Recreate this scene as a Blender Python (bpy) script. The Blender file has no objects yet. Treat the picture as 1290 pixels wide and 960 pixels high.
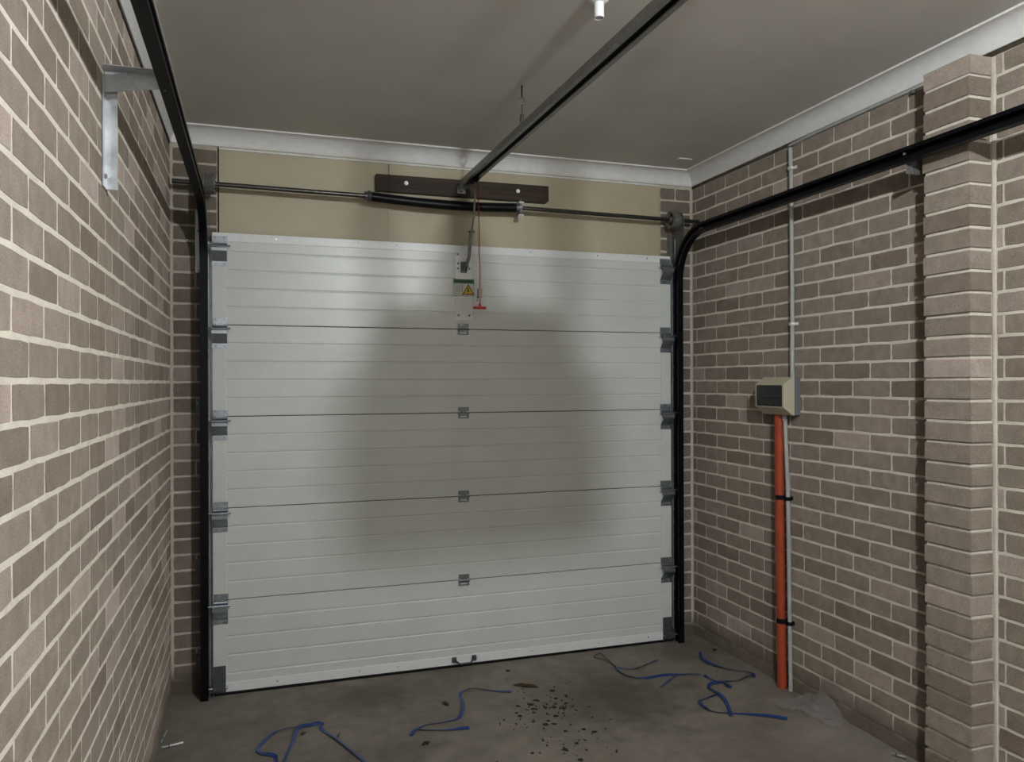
import bpy, math, random
from mathutils import Vector, Matrix
random.seed(7)
scene = bpy.context.scene
COL = scene.collection
PI = math.pi

# ------------------------------------------------------------------ camera
CAM = Vector((0.4461, -4.6013, 1.6981)); YAW, PIT, ROL, FPX = 0.3174, 0.0013, -0.0034, 978.75
fw = Vector((math.sin(YAW)*math.cos(PIT), math.cos(YAW)*math.cos(PIT), math.sin(PIT)))
rt = Vector((math.cos(YAW), -math.sin(YAW), 0)); up = rt.cross(fw)
r2 = rt*math.cos(ROL) + up*math.sin(ROL); u2 = up*math.cos(ROL) - rt*math.sin(ROL)
cd = bpy.data.cameras.new('camera'); cd.sensor_width = 36; cd.lens = FPX/1290*36; cd.clip_start = 0.02
cam = bpy.data.objects.new('camera', cd); COL.objects.link(cam)
cam.matrix_world = Matrix(((r2.x, u2.x, -fw.x, CAM.x), (r2.y, u2.y, -fw.y, CAM.y), (r2.z, u2.z, -fw.z, CAM.z), (0, 0, 0, 1)))
scene.camera = cam
# ------------------------------------------------------------------ world, light strength, exposure
wd = bpy.data.worlds.new('night'); scene.world = wd; wd.use_nodes = True
wd.node_tree.nodes['Background'].inputs[0].default_value = (0.02, 0.022, 0.025, 1)
wd.node_tree.nodes['Background'].inputs[1].default_value = 0.2
BULB_STRENGTH = 4150.0; BULB_COLOR = (0.94, 0.99, 1.0, 1)
LAMP_POS = Vector((1.63, -4.08, 3.10))
vs = scene.view_settings
vs.view_transform = 'Standard'; vs.look = 'None'; vs.gamma = 1; vs.use_curve_mapping = False; vs.exposure = 0.0

# ------------------------------------------------------------------ dimensions
W, H, BACK = 3.239, 3.10, -5.6
DX0, DX1 = 0.217, 3.022             # garage door
DC = 0.5*(DX0+DX1)
MX = lambda x: 2*DC - x             # mirror about the door's centre line
def zl(i): return (34-i)*0.086 + 0.07   # bed joint i of the brickwork

# ------------------------------------------------------------------ materials
class NT:
    def __init__(s, name):
        s.m = bpy.data.materials.new(name); s.m.use_nodes = True; s.t = s.m.node_tree; s.b = s.t.nodes['Principled BSDF']
    def n(s, typ, **k):
        nd = s.t.nodes.new(typ)
        for a, v in k.items(): setattr(nd, a, v)
        return nd
    def l(s, a, b): s.t.links.new(a, b)
    def pos(s): return s.n('ShaderNodeNewGeometry').outputs['Position']
    def noise(s, scale, detail=4, rough=0.55, vec=None, stretch=None):
        nd = s.n('ShaderNodeTexNoise'); nd.inputs['Scale'].default_value = scale; nd.inputs['Detail'].default_value = detail; nd.inputs['Roughness'].default_value = rough
        v = vec or s.pos()
        if stretch:
            mp = s.n('ShaderNodeMapping'); mp.inputs['Scale'].default_value = stretch; s.l(v, mp.inputs['Vector']); v = mp.outputs[0]
        s.l(v, nd.inputs['Vector']); return nd.outputs['Fac']
    def ramp(s, fac, stops):
        r = s.n('ShaderNodeValToRGB'); cr = r.color_ramp
        while len(cr.elements) < len(stops): cr.elements.new(0.5)
        for e, (p, c) in zip(cr.elements, stops): e.position = p; e.color = (*c, 1) if len(c) == 3 else c
        s.l(fac, r.inputs[0]); return r.outputs[0]
    def mix(s, fac, a, b, mode='MIX'):
        m = s.n('ShaderNodeMix', data_type='RGBA', blend_type=mode)
        for sock, v in ((m.inputs['Factor'], fac), (m.inputs['A'], a), (m.inputs['B'], b)):
            if isinstance(v, (int, float)): sock.default_value = v
            elif isinstance(v, tuple): sock.default_value = (*v, 1)
            else: s.l(v, sock)
        return m.outputs['Result']
    def math(s, op, a, b=0.0):
        m = s.n('ShaderNodeMath', operation=op)
        for i, v in enumerate((a, b)):
            if isinstance(v, (int, float)): m.inputs[i].default_value = v
            else: s.l(v, m.inputs[i])
        return m.outputs[0]
    def bump(s, h, strength=0.3, dist=0.002, prev=None):
        b = s.n('ShaderNodeBump'); b.inputs['Strength'].default_value = strength; b.inputs['Distance'].default_value = dist
        s.l(h, b.inputs['Height'])
        if prev is not None: s.l(prev, b.inputs['Normal'])
        return b.outputs[0]
    def base(s, v, rough=0.5, metal=0.0, spec=0.5):
        if isinstance(v, tuple): s.b.inputs['Base Color'].default_value = (*v, 1)
        else: s.l(v, s.b.inputs['Base Color'])
        if isinstance(rough, (int, float)): s.b.inputs['Roughness'].default_value = rough
        else: s.l(rough, s.b.inputs['Roughness'])
        s.b.inputs['Metallic'].default_value = metal; s.b.inputs['Specular IOR Level'].default_value = spec
        return s
    def norm(s, n): s.l(n, s.b.inputs['Normal'])
MAT = {}
def flat(name, c, rough=0.5, metal=0.0, spec=0.5, nscale=60, var=0.18, bump=0.0):
    t = NT(name)
    f = t.noise(nscale, 5)
    lo = tuple(x*(1-var) for x in c); hi = tuple(min(1, x*(1+var)) for x in c)
    t.base(t.ramp(f, [(0.3, lo), (0.7, hi)]), rough, metal, spec)
    if bump: t.norm(t.bump(f, bump, 0.001))
    MAT[name] = t.m
# brick
t = NT('brick')
oi = t.n('ShaderNodeObjectInfo').outputs['Random']; isl = t.n('ShaderNodeNewGeometry').outputs['Random Per Island']
rnd = t.math('FRACT', t.math('ADD', t.math('MULTIPLY', oi, 7.31), t.math('MULTIPLY', isl, 3.77)))
tone = t.ramp(rnd, [(0.0, (0.170, 0.134, 0.106)), (0.22, (0.208, 0.171, 0.138)), (0.45, (0.236, 0.198, 0.162)), (0.7, (0.218, 0.180, 0.146)), (0.86, (0.272, 0.224, 0.189)), (1.0, (0.362, 0.298, 0.262))])
grain = t.noise(210, 4, 0.75); blot = t.noise(16, 4, 0.6); smear = t.noise(6, 3, 0.6)
c = t.mix(1.0, tone, t.ramp(grain, [(0.28, (0.60, 0.58, 0.56)), (0.5, (1, 1, 1)), (0.74, (1.42, 1.42, 1.42))]), 'MULTIPLY')
c = t.mix(1.0, c, t.ramp(blot, [(0.3, (0.86, 0.85, 0.84)), (0.7, (1.14, 1.13, 1.13))]), 'MULTIPLY')
c = t.mix(t.ramp(smear, [(0.6, (0, 0, 0)), (0.78, (0.35, 0.35, 0.35))]), c, (0.40, 0.35, 0.32))
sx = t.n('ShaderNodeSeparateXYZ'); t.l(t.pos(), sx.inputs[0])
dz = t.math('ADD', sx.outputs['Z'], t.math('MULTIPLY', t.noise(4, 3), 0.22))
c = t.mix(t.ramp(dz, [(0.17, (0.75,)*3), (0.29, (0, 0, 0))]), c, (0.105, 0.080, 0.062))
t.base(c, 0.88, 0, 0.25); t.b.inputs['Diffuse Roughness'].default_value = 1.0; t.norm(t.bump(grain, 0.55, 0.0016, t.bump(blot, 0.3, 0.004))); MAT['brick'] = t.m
# mortar, dirty near the slab
t = NT('mortar')
g = t.noise(220, 4, 0.7); b = t.noise(9, 4, 0.6)
c = t.mix(1.0, t.ramp(b, [(0.25, (0.53, 0.48, 0.405)), (0.7, (0.68, 0.63, 0.55))]), t.ramp(g, [(0.25, (0.75, 0.75, 0.75)), (0.7, (1.08, 1.08, 1.08))]), 'MULTIPLY')
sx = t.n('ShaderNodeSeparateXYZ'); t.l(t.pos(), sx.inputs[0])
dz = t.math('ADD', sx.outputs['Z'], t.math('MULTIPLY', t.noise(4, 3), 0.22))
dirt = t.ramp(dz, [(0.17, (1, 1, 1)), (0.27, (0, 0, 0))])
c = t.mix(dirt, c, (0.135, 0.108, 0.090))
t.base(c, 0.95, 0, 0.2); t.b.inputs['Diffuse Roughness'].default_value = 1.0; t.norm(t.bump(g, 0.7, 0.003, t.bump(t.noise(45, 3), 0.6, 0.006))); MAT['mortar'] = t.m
# concrete slab with mottled brown tone and dark blotches
t = NT('concrete')
n1 = t.noise(1.6, 5, 0.6); n2 = t.noise(9, 5, 0.65); n3 = t.noise(160, 3, 0.7)
c = t.ramp(n1, [(0.3, (0.150, 0.125, 0.103)), (0.5, (0.205, 0.178, 0.147)), (0.7, (0.262, 0.228, 0.190))])
c = t.mix(0.75, c, t.ramp(n2, [(0.3, (0.7, 0.69, 0.68)), (0.55, (1, 1, 1)), (0.8, (1.22, 1.2, 1.17))]), 'MULTIPLY')
c = t.mix(0.8, c, t.ramp(n3, [(0.3, (0.8, 0.8, 0.8)), (0.7, (1.15, 1.15, 1.15))]), 'MULTIPLY')
def blotch(cx, cy, rx, ry, amt, colr, c, soft=0.75):
    sp = t.n('ShaderNodeSeparateXYZ'); t.l(t.pos(), sp.inputs[0])
    dx = t.math('MULTIPLY', t.math('SUBTRACT', sp.outputs[0], cx), 1/rx); dy = t.math('MULTIPLY', t.math('SUBTRACT', sp.outputs[1], cy), 1/ry)
    d = t.math('SQRT', t.math('ADD', t.math('MULTIPLY', dx, dx), t.math('MULTIPLY', dy, dy)))
    d = t.math('ADD', d, t.math('MULTIPLY', t.math('SUBTRACT', n2, 0.5), 0.9))
    f = t.ramp(d, [(max(0, 1-soft), (amt,)*3), (1.0, (0, 0, 0))])
    return t.mix(f, c, colr)
c = blotch(2.30, -0.85, 0.42, 0.50, 0.75, (0.070, 0.060, 0.048), c)
c = blotch(0.98, -0.36, 0.34, 0.26, 0.6, (0.080, 0.068, 0.055), c)
c = blotch(1.05, -1.05, 0.25, 0.18, 0.5, (0.085, 0.072, 0.060), c)
c = blotch(1.85, -1.00, 0.30, 0.42, 0.32, (0.11, 0.10, 0.07), c)
c = blotch(2.72, -0.78, 0.13, 0.09, 0.6, (0.095, 0.078, 0.052), c)
t.base(c, t.ramp(n1, [(0.3, (0.62,)*3), (0.7, (0.82,)*3)]), 0, 0.35); t.norm(t.bump(n3, 0.3, 0.002, t.bump(n2, 0.25, 0.006))); MAT['concrete'] = t.m
# plaster ceiling / cornice
t = NT('ceiling_paint'); n = t.noise(3.0, 4); n2_ = t.noise(140, 3)
t.base(t.ramp(n, [(0.3, (0.66, 0.63, 0.59)), (0.7, (0.73, 0.70, 0.66))]), 0.8, 0, 0.3); t.norm(t.bump(n2_, 0.12, 0.001)); MAT['ceiling_paint'] = t.m
flat('cornice_paint', (0.80, 0.79, 0.78), 0.6, 0, 0.4, 25, 0.05)
flat('lip_paint', (0.74, 0.73, 0.71), 0.5, 0, 0.4, 25, 0.05)
# beige fibre-cement sheet
t = NT('beige_sheet'); n = t.noise(2.2, 5, 0.6); n2_ = t.noise(90, 3)
t.base(t.ramp(n, [(0.3, (0.46, 0.405, 0.275)), (0.7, (0.56, 0.50, 0.36))]), 0.5, 0, 0.4); t.norm(t.bump(n2_, 0.08, 0.001)); MAT['beige_sheet'] = t.m
# embossed white door skin
t = NT('door_skin'); n = t.noise(120, 2, 0.5, None, (0.6, 1, 1)); n2_ = t.noise(4, 3)
t.base(t.ramp(n2_, [(0.3, (0.63, 0.645, 0.615)), (0.7, (0.68, 0.695, 0.665))]), 0.31, 0, 0.5); t.norm(t.bump(n, 0.42, 0.0020)); MAT['door_skin'] = t.m
flat('door_trim', (0.80, 0.81, 0.81), 0.35, 0, 0.5, 20, 0.03)
# galvanised steel
t = NT('galvanised'); v = t.n('ShaderNodeTexVoronoi'); v.inputs['Scale'].default_value = 55; t.l(t.pos(), v.inputs['Vector'])
n = t.noise(14, 4)
c = t.mix(0.5, t.ramp(n, [(0.3, (0.42, 0.44, 0.46)), (0.7, (0.66, 0.68, 0.70))]), t.ramp(v.outputs['Distance'], [(0.0, (0.75,)*3), (0.5, (1.05,)*3)]), 'MULTIPLY')
t.base(c, t.ramp(n, [(0.3, (0.30,)*3), (0.7, (0.48,)*3)]), 0.62); MAT['galvanised'] = t.m
flat('zinc_hardware', (0.46, 0.50, 0.55), 0.26, 0.85, 0.5, 70, 0.08)
flat('hinge_grey', (0.20, 0.215, 0.22), 0.36, 0.5, 0.5, 120, 0.15)
flat('dark_zinc', (0.12, 0.13, 0.145), 0.42, 0.6, 0.5, 70, 0.1)
flat('black_track', (0.003, 0.0034, 0.005), 0.42, 0, 0.16, 30, 0.3)
flat('black_rubber', (0.004, 0.004, 0.004), 0.75, 0, 0.2, 40, 0.2)
flat('black_spring', (0.003, 0.003, 0.004), 0.36, 0.0, 0.25, 60, 0.3)
flat('dark_shaft', (0.10, 0.092, 0.085), 0.34, 0.85, 0.5, 40, 0.3)
flat('drum_cast', (0.17, 0.165, 0.155), 0.6, 0.4, 0.5, 60, 0.3, 0.2)
flat('rail_steel', (0.27, 0.275, 0.27), 0.42, 0.35, 0.5, 30, 0.15)
flat('white_plastic', (0.80, 0.80, 0.79), 0.4, 0, 0.5, 20, 0.03)
flat('plate_white', (0.80, 0.80, 0.78), 0.4, 0, 0.5, 30, 0.06)
flat('screw_white', (0.85, 0.85, 0.82), 0.45, 0.2, 0.5, 100, 0.2)
flat('box_beige', (0.52, 0.48, 0.36), 0.45, 0, 0.5, 20, 0.04)
flat('box_grey', (0.15, 0.155, 0.175), 0.5, 0, 0.5, 20, 0.05)
flat('box_window', (0.018, 0.021, 0.022), 0.16, 0, 0.5, 20, 0.2)
flat('orange_pvc', (0.36, 0.058, 0.022), 0.5, 0, 0.4, 12, 0.15)
flat('grey_pvc', (0.42, 0.42, 0.41), 0.5, 0, 0.4, 12, 0.08)
flat('cord_red', (0.32, 0.03, 0.025), 0.6, 0, 0.4, 60, 0.15)
flat('handle_red', (0.55, 0.02, 0.02), 0.4, 0, 0.5, 60, 0.1)
flat('tag_white', (0.66, 0.66, 0.60), 0.6, 0, 0.3, 30, 0.05)
flat('label_green', (0.02, 0.14, 0.05), 0.5, 0, 0.4, 60, 0.1)
flat('label_yellow', (0.70, 0.46, 0.03), 0.5, 0, 0.4, 60, 0.1)
flat('label_black', (0.012, 0.012, 0.012), 0.5, 0, 0.4, 60, 0.1)
flat('print_grey', (0.25, 0.25, 0.25), 0.6, 0, 0.3, 60, 0.1)
flat('strap_blue', (0.011, 0.042, 0.175), 0.38, 0, 0.5, 40, 0.2)
flat('wire_dark', (0.02, 0.02, 0.022), 0.4, 0, 0.5, 40, 0.2)
flat('leaf_brown', (0.075, 0.045, 0.025), 0.85, 0, 0.2, 90, 0.35)
flat('leaf_olive', (0.030, 0.025, 0.014), 0.85, 0, 0.2, 90, 0.35)
flat('opener_shell', (0.55, 0.55, 0.54), 0.45, 0, 0.5, 20, 0.05)
flat('back_plaster', (0.80, 0.79, 0.77), 0.9, 0, 0.2, 3, 0.1)
t = NT('dark_timber'); n = t.noise(10, 5, 0.65, None, (0.12, 1, 4.5))
t.base(t.ramp(n, [(0.3, (0.022, 0.012, 0.007)), (0.55, (0.040, 0.023, 0.013)), (0.75, (0.062, 0.038, 0.023))]), 0.6, 0, 0.35); t.norm(t.bump(n, 0.25, 0.002)); MAT['dark_timber'] = t.m
t = NT('clear_film'); t.base((0.50, 0.45, 0.44), 0.2, 0, 0.6)
t.b.inputs['Alpha'].default_value = 0.26; MAT['clear_film'] = t.m
t = NT('bulb_glow'); t.base((1, 1, 1), 0.4)
t.b.inputs['Emission Color'].default_value = BULB_COLOR; t.b.inputs['Emission Strength'].default_value = BULB_STRENGTH; MAT['bulb_glow'] = t.m

# ------------------------------------------------------------------ mesh helpers (world coordinates)
class MB:
    def __init__(s): s.v = []; s.f = []
    def add(s, v, f):
        o = len(s.v); s.v += [Vector(p) for p in v]; s.f += [tuple(i+o for i in q) for q in f]; return s
    def box(s, x0, x1, y0, y1, z0, z1, bev=0.0):
        x0, x1 = sorted((x0, x1)); y0, y1 = sorted((y0, y1)); z0, z1 = sorted((z0, z1))
        if bev <= 0:
            v = [(x, y, z) for x in (x0, x1) for y in (y0, y1) for z in (z0, z1)]
            return s.add(v, [(0, 1, 3, 2), (4, 6, 7, 5), (0, 4, 5, 1), (2, 3, 7, 6), (0, 2, 6, 4), (1, 5, 7, 3)])
        b = min(bev, (x1-x0)*0.45, (y1-y0)*0.45, (z1-z0)*0.45)
        X = ((x0, x0+b), (x1, x1-b)); Y = ((y0, y0+b), (y1, y1-b)); Z = ((z0, z0+b), (z1, z1-b))
        v = []; idx = {}
        for i in (0, 1):
            for j in (0, 1):
                for k in (0, 1):
                    for a in range(3):
                        idx[i, j, k, a] = len(v)
                        v.append((X[i][0 if a == 0 else 1], Y[j][0 if a == 1 else 1], Z[k][0 if a == 2 else 1]))
        f = []
        g = lambda i, j, k, a: idx[i, j, k, a]
        for i in (0, 1):
            q = [g(i, 0, 0, 0), g(i, 1, 0, 0), g(i, 1, 1, 0), g(i, 0, 1, 0)]; f.append(tuple(q if i else q[::-1]))
            q = [g(0, i, 0, 1), g(1, i, 0, 1), g(1, i, 1, 1), g(0, i, 1, 1)]; f.append(tuple(q[::-1] if i else q))
            q = [g(0, 0, i, 2), g(1, 0, i, 2), g(1, 1, i, 2), g(0, 1, i, 2)]; f.append(tuple(q if i else q[::-1]))
        for i in (0, 1):
            for j in (0, 1):
                f.append((g(i, j, 0, 0), g(i, j, 1, 0), g(i, j, 1, 1), g(i, j, 0, 1)))
                f.append((g(i, 0, j, 0), g(i, 1, j, 0), g(i, 1, j, 2), g(i, 0, j, 2)))
                f.append((g(0, i, j, 1), g(1, i, j, 1), g(1, i, j, 2), g(0, i, j, 2)))
                for k in (0, 1): f.append((g(i, j, k, 0), g(i, j, k, 1), g(i, j, k, 2)))
        return s.add(v, f)
    def frames(s, path, upv=None):
        P = [Vector(p) for p in path]; out = []
        n = None
        for i, p in enumerate(P):
            tg = (P[min(i+1, len(P)-1)] - P[max(i-1, 0)]).normalized()
            if n is None:
                ref = Vector(upv) if upv else (Vector((0, 0, 1)) if abs(tg.z) < 0.9 else Vector((1, 0, 0)))
                n = (ref - tg*ref.dot(tg)).normalized()
            else: n = (n - tg*n.dot(tg)).normalized()
            out.append((p, tg, n, tg.cross(n)))
        return out
    def tube(s, path, r, seg=10, caps=True):
        fr = s.frames(path); R = r if isinstance(r, (list, tuple)) else [r]*len(fr)
        v = []; f = []
        for (p, tg, n, b), rr in zip(fr, R):
            for k in range(seg):
                a = 2*PI*k/seg; v.append(p + n*math.cos(a)*rr + b*math.sin(a)*rr)
        m = len(fr)
        for i in range(m-1):
            for k in range(seg):
                k2 = (k+1) % seg; f.append((i*seg+k, i*seg+k2, (i+1)*seg+k2, (i+1)*seg+k))
        if caps: f += [tuple(range(seg))[::-1], tuple((m-1)*seg+k for k in range(seg))]
        return s.add(v, f)
    def lathe(s, c, axis, prof, seg=20):
        """prof: list of (t along axis, radius) from c; closed caps where the radius is 0"""
        c = Vector(c); a = Vector(axis).normalized()
        ref = Vector((0, 0, 1)) if abs(a.z) < 0.9 else Vector((1, 0, 0)); n = (ref - a*ref.dot(a)).normalized(); b = a.cross(n)
        v = []; f = []
        for tt, r in prof:
            for k in range(seg):
                an = 2*PI*k/seg; v.append(c + a*tt + (n*math.cos(an)+b*math.sin(an))*max(r, 1e-5))
        for i in range(len(prof)-1):
            for k in range(seg):
                k2 = (k+1) % seg; f.append((i*seg+k, i*seg+k2, (i+1)*seg+k2, (i+1)*seg+k))
        f += [tuple(range(seg))[::-1], tuple((len(prof)-1)*seg+k for k in range(seg))]
        return s.add(v, f)
    def prism(s, poly, a0, a1, plane='YZ'):
        """extrude a 2-D polygon: plane YZ along X, XZ along Y, XY along Z"""
        def P(u, w, a): return {'YZ': (a, u, w), 'XZ': (u, a, w), 'XY': (u, w, a)}[plane]
        n = len(poly); v = [P(u, w, a0) for u, w in poly] + [P(u, w, a1) for u, w in poly]
        f = [tuple(range(n))[::-1], tuple(range(n, 2*n))] + [(i, (i+1) % n, n+(i+1) % n, n+i) for i in range(n)]
        return s.add(v, f)
def fixn(me):
    import bmesh
    bm = bmesh.new(); bm.from_mesh(me); bmesh.ops.recalc_face_normals(bm, faces=bm.faces); bm.to_mesh(me); bm.free()
WL = {}                              # world origin of every object
def wloc(o): return WL[o.name]
def setup(o, world, parent):
    COL.objects.link(o); WL[o.name] = Vector(world)
    if parent is not None:
        o.parent = parent; o.location = Vector(world) - wloc(parent)
    else: o.location = world
def tag(o, label=None, cat=None, group=None, kind=None):
    for k, v in (('label', label), ('category', cat), ('group', group), ('kind', kind)):
        if v: o[k] = v
    return o
def build(name, mb, mat, parent=None, smooth=False, recalc=True):
    lo = Vector([min(p[i] for p in mb.v) for i in range(3)]); hi = Vector([max(p[i] for p in mb.v) for i in range(3)])
    org = Vector(((lo.x+hi.x)/2, (lo.y+hi.y)/2, lo.z))
    me = bpy.data.meshes.new(name); me.from_pydata([tuple(p-org) for p in mb.v], [], mb.f)
    if recalc: fixn(me)
    me.materials.append(MAT[mat])
    if smooth:
        me.polygons.foreach_set('use_smooth', [True]*len(me.polygons))
        if smooth is not True: me.set_sharp_from_angle(angle=math.radians(smooth))
    o = bpy.data.objects.new(name, me); setup(o, org, parent); return o
def empty(name, world, label=None, cat=None, group=None, kind=None):
    o = bpy.data.objects.new(name, None); o.empty_display_size = 0.1; setup(o, world, None); return tag(o, label, cat, group, kind)
def copy_part(src, world, parent):
    c = src.copy(); COL.objects.link(c); c.parent = parent; WL[c.name] = Vector(world); c.location = Vector(world) - wloc(parent)
    return c

# ================================================================== SETTING
fl = build('floor', MB().box(-0.15, W+0.15, BACK-0.1, 0.6, -0.12, 0.0), 'concrete')
tag(fl, 'bare stained concrete garage floor', 'floor', kind='structure')
ce = build('ceiling', MB().box(-0.12, W+0.12, BACK-0.1, 0.15, H, H+0.06), 'ceiling_paint')
tag(ce, 'plain painted plasterboard garage ceiling', 'ceiling', kind='structure')
bw = build('wall_back', MB().box(-0.12, W+0.12, BACK-0.1, BACK, 0, H), 'back_plaster')
tag(bw, 'plain rendered wall at the rear of the garage', 'wall', kind='structure')
REC = 0.0022                         # joints sit this far behind the brick faces
TOPZ = 2.989
wl = build('wall_left', MB().box(-0.12, -0.0009, BACK, 0.12, 0, TOPZ).box(-0.12, -0.05, BACK, 0.12, TOPZ, H), 'mortar')
tag(wl, 'brown brick wall running along the left side', 'wall', kind='structure')
wr = build('wall_right', MB().box(W+REC, W+0.12, BACK, 0.12, 0, TOPZ).box(W+0.05, W+0.12, BACK, 0.12, TOPZ, H), 'mortar')
tag(wr, 'brown brick wall along the right side behind the conduits', 'wall', kind='structure')
JX0, JX1 = 0.246, 2.995
wf = build('wall_front', MB().box(-REC, JX0-0.004, REC, 0.12, 0, H).box(JX1+0.004, W+REC, REC, 0.12, 0, H), 'mortar')
tag(wf, 'narrow brick returns either side of the garage door', 'wall', kind='structure')
pier = build('wall_pier', MB().box(W-0.113, W+0.01, -2.249, -2.037, 0, TOPZ-0.004), 'mortar')
tag(pier, 'projecting brick pier on the right wall', 'brick pier', kind='structure')

# ---- bricks: six irregular stretchers, shared by every brick
def brick_mesh(L, Hh, seed, name):
    rg = random.Random(seed)
    nx = 4; pts = []
    for i in range(nx): pts.append((-L/2 + L*i/nx, -Hh/2))
    pts.append((L/2, -Hh/2)); pts.append((L/2, 0))
    for i in range(nx): pts.append((L/2 - L*i/nx, Hh/2))
    pts.append((-L/2, Hh/2)); pts.append((-L/2, 0))
    out = []
    for x, z in pts:
        corner = abs(abs(x)-L/2) < 1e-6 and abs(abs(z)-Hh/2) < 1e-6
        k = 0.0022 if corner else 0.0
        out.append((x - math.copysign(k, x)*(abs(x) > L/2-1e-6) + rg.uniform(-.0013, .0013), z - math.copysign(k*0.6, z)*(abs(z) > Hh/2-1e-6) + rg.uniform(-.0014, .0014)))
    n = len(out); v = []
    for x, z in out: v.append((x, 0.012, z))
    for x, z in out: v.append((x, 0.0016, z))
    for x, z in out: v.append((x*(1-0.0034/L), rg.uniform(-.0004, .0003), z*(1-0.0034/Hh)))
    f = []
    for r in (0, 1):
        for k in range(n):
            k2 = (k+1) % n; f.append((r*n+k, r*n+k2, (r+1)*n+k2, (r+1)*n+k))
    f.append(tuple(2*n+k for k in range(n)))
    me = bpy.data.meshes.new(name); me.from_pydata(v, [], f); fixn(me)
    # front must face -y
    if me.polygons[-1].normal.y > 0: me.flip_normals()
    me.materials.append(MAT['brick']); return me
BL, BH = 0.232, 0.0745
FULL = [brick_mesh(BL, BH, 100+i, 'brick_stretcher') for i in range(8)]
HALF = [brick_mesh(BL/2-0.004, BH, 200+i, 'brick_cut') for i in range(5)]
def visible_size(c):
    d = Vector(c) - CAM; w_ = d.dot(fw)
    if w_ < 0.2: return 0
    x = 645+FPX*d.dot(r2)/w_; y = 480-FPX*d.dot(u2)/w_
    if x < -70 or x > 1350 or y < -60 or y > 1020: return 0
    return 1.0/(w_*w_)
def lay(wall, slots, rotz, limit=300):
    """slots: (x, y, z, length, height) of brick-face centres"""
    order = sorted(slots, key=lambda q: -visible_size(q[:3])*q[3])
    singles = [q for q in order if visible_size(q[:3]) > 0][:limit]
    ss = set(singles); rest = [q for q in order if q not in ss]
    rg = random.Random(len(slots))
    def mat_of(q):
        x, y, z, L, h = q
        full = L > 0.17
        me = rg.choice(FULL if full else HALF); L0 = BL if full else BL/2-0.004
        flip = rg.choice((1, 1, -1))
        jit = rg.uniform(-0.0005, 0.0003)
        Mx = Matrix.Translation((x, y, z)) @ Matrix.Rotation(rotz + rg.uniform(-.002, .002), 4, 'Z') @ Matrix.Translation((0, jit, 0)) @ Matrix.Rotation(rg.uniform(-.004, .004), 4, 'Y') @ Matrix.Diagonal((L/L0, 1, h/BH, 1))
        return me, Mx
    for q in singles:
        me, Mx = mat_of(q); o = bpy.data.objects.new('brick', me); COL.objects.link(o)
        o.parent = wall; o.matrix_local = Matrix.Translation(-wloc(wall)) @ Mx
    if rest:
        mb = MB()
        for q in rest:
            me, Mx = mat_of(q); mb.add([Mx @ v.co for v in me.vertices], [tuple(p.vertices) for p in me.polygons])
        o = build('brickwork', mb, 'brick', wall, recalc=False); tag(o, kind='stuff')
def rows(z_top=TOPZ):
    for r in range(0, 35):
        z1 = zl(r)-0.0058; z0 = zl(r+1)+0.0058
        if z0 < 0.002: z0 = 0.002
        yield r, z0, z1
def runs(joints, a0, a1, g=0.0036):
    """bricks between sorted joint positions, clipped to a0..a1"""
    js = [a0] + sorted(j for j in joints if a0+0.03 < j < a1-0.03) + [a1]
    for a, b in zip(js[:-1], js[1:]):
        e0 = 0.001 if a == a0 else g; e1 = 0.001 if b == a1 else g
        if b-a > 0.03: yield (a+b)/2 + (e0-e1)/2, (b-a) - e0 - e1
sl = []
for r, z0, z1 in rows():
    ph = -0.21 if r % 2 else -0.09
    js = [ph - 0.243*k + random.uniform(-.007, .007) for k in range(-1, 27)]
    for c, L in runs(js, BACK+0.02, -0.012, 0.0046): sl.append((0.0, c, (z0+z1)/2, L, z1-z0))
lay(wl, sl, PI/2)
sr = []
for r, z0, z1 in rows():
    ph = -0.05 if r % 2 else -0.157
    js = [ph - 0.2395*k + random.uniform(-.006, .006) for k in range(0, 8)]
    for c, L in runs(js, -2.04, -0.010): sr.append((W, c, (z0+z1)/2, L, z1-z0))
    js = ([-2.302] if r % 2 == 0 else [-2.42]) ; js += [js[0]-0.24*k + random.uniform(-.006, .006) for k in range(1, 17)]
    for c, L in runs(js, BACK+0.02, -2.272): sr.append((W, c, (z0+z1)/2, L, z1-z0))
lay(wr, sr, -PI/2)
sf = []
for r, z0, z1 in rows():
    for a0, a1, jj in ((0.012, JX0-0.006, 0.128), (JX1+0.006, W-0.012, 3.115)):
        js = [jj] if (r % 2 == 0 and random.random() < 0.3) else []
        for c, L in runs(js, a0, a1): sf.append((c, 0.0, (z0+z1)/2, L, z1-z0))
lay(wf, sf, 0)
# pier bricks: solid blocks one brick long and half a brick deep
def pier_brick(seed):
    rg = random.Random(seed); mb = MB()
    j = lambda a: a + rg.uniform(-.0016, .0016)
    mb.box(j(-0.060), 0.055, j(-0.113), j(0.113), -BH/2+rg.uniform(-.001, .001), BH/2+rg.uniform(-.001, .001), 0.0030)
    me = bpy.data.meshes.new('pier_brick'); me.from_pydata([tuple(v) for v in mb.v], [], mb.f); fixn(me); me.materials.append(MAT['brick']); return me
PB = [pier_brick(300+i) for i in range(6)]
for r, z0, z1 in rows():
    o = bpy.data.objects.new('brick', random.choice(PB)); COL.objects.link(o); o.parent = pier
    o.location = Vector((W-0.06+random.uniform(-.002, .002), -2.143+random.uniform(-.003, .003), (z0+z1)/2)) - wloc(pier)
    o.scale = (1, 1, (z1-z0)/BH); o.rotation_euler = (0, 0, random.uniform(-.008, .008))
jm = build('corner_mortar', MB().box(W-0.004, W+0.004, -2.268, -2.2545, 0, 2.985, 0.002), 'mortar', pier)

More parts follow.
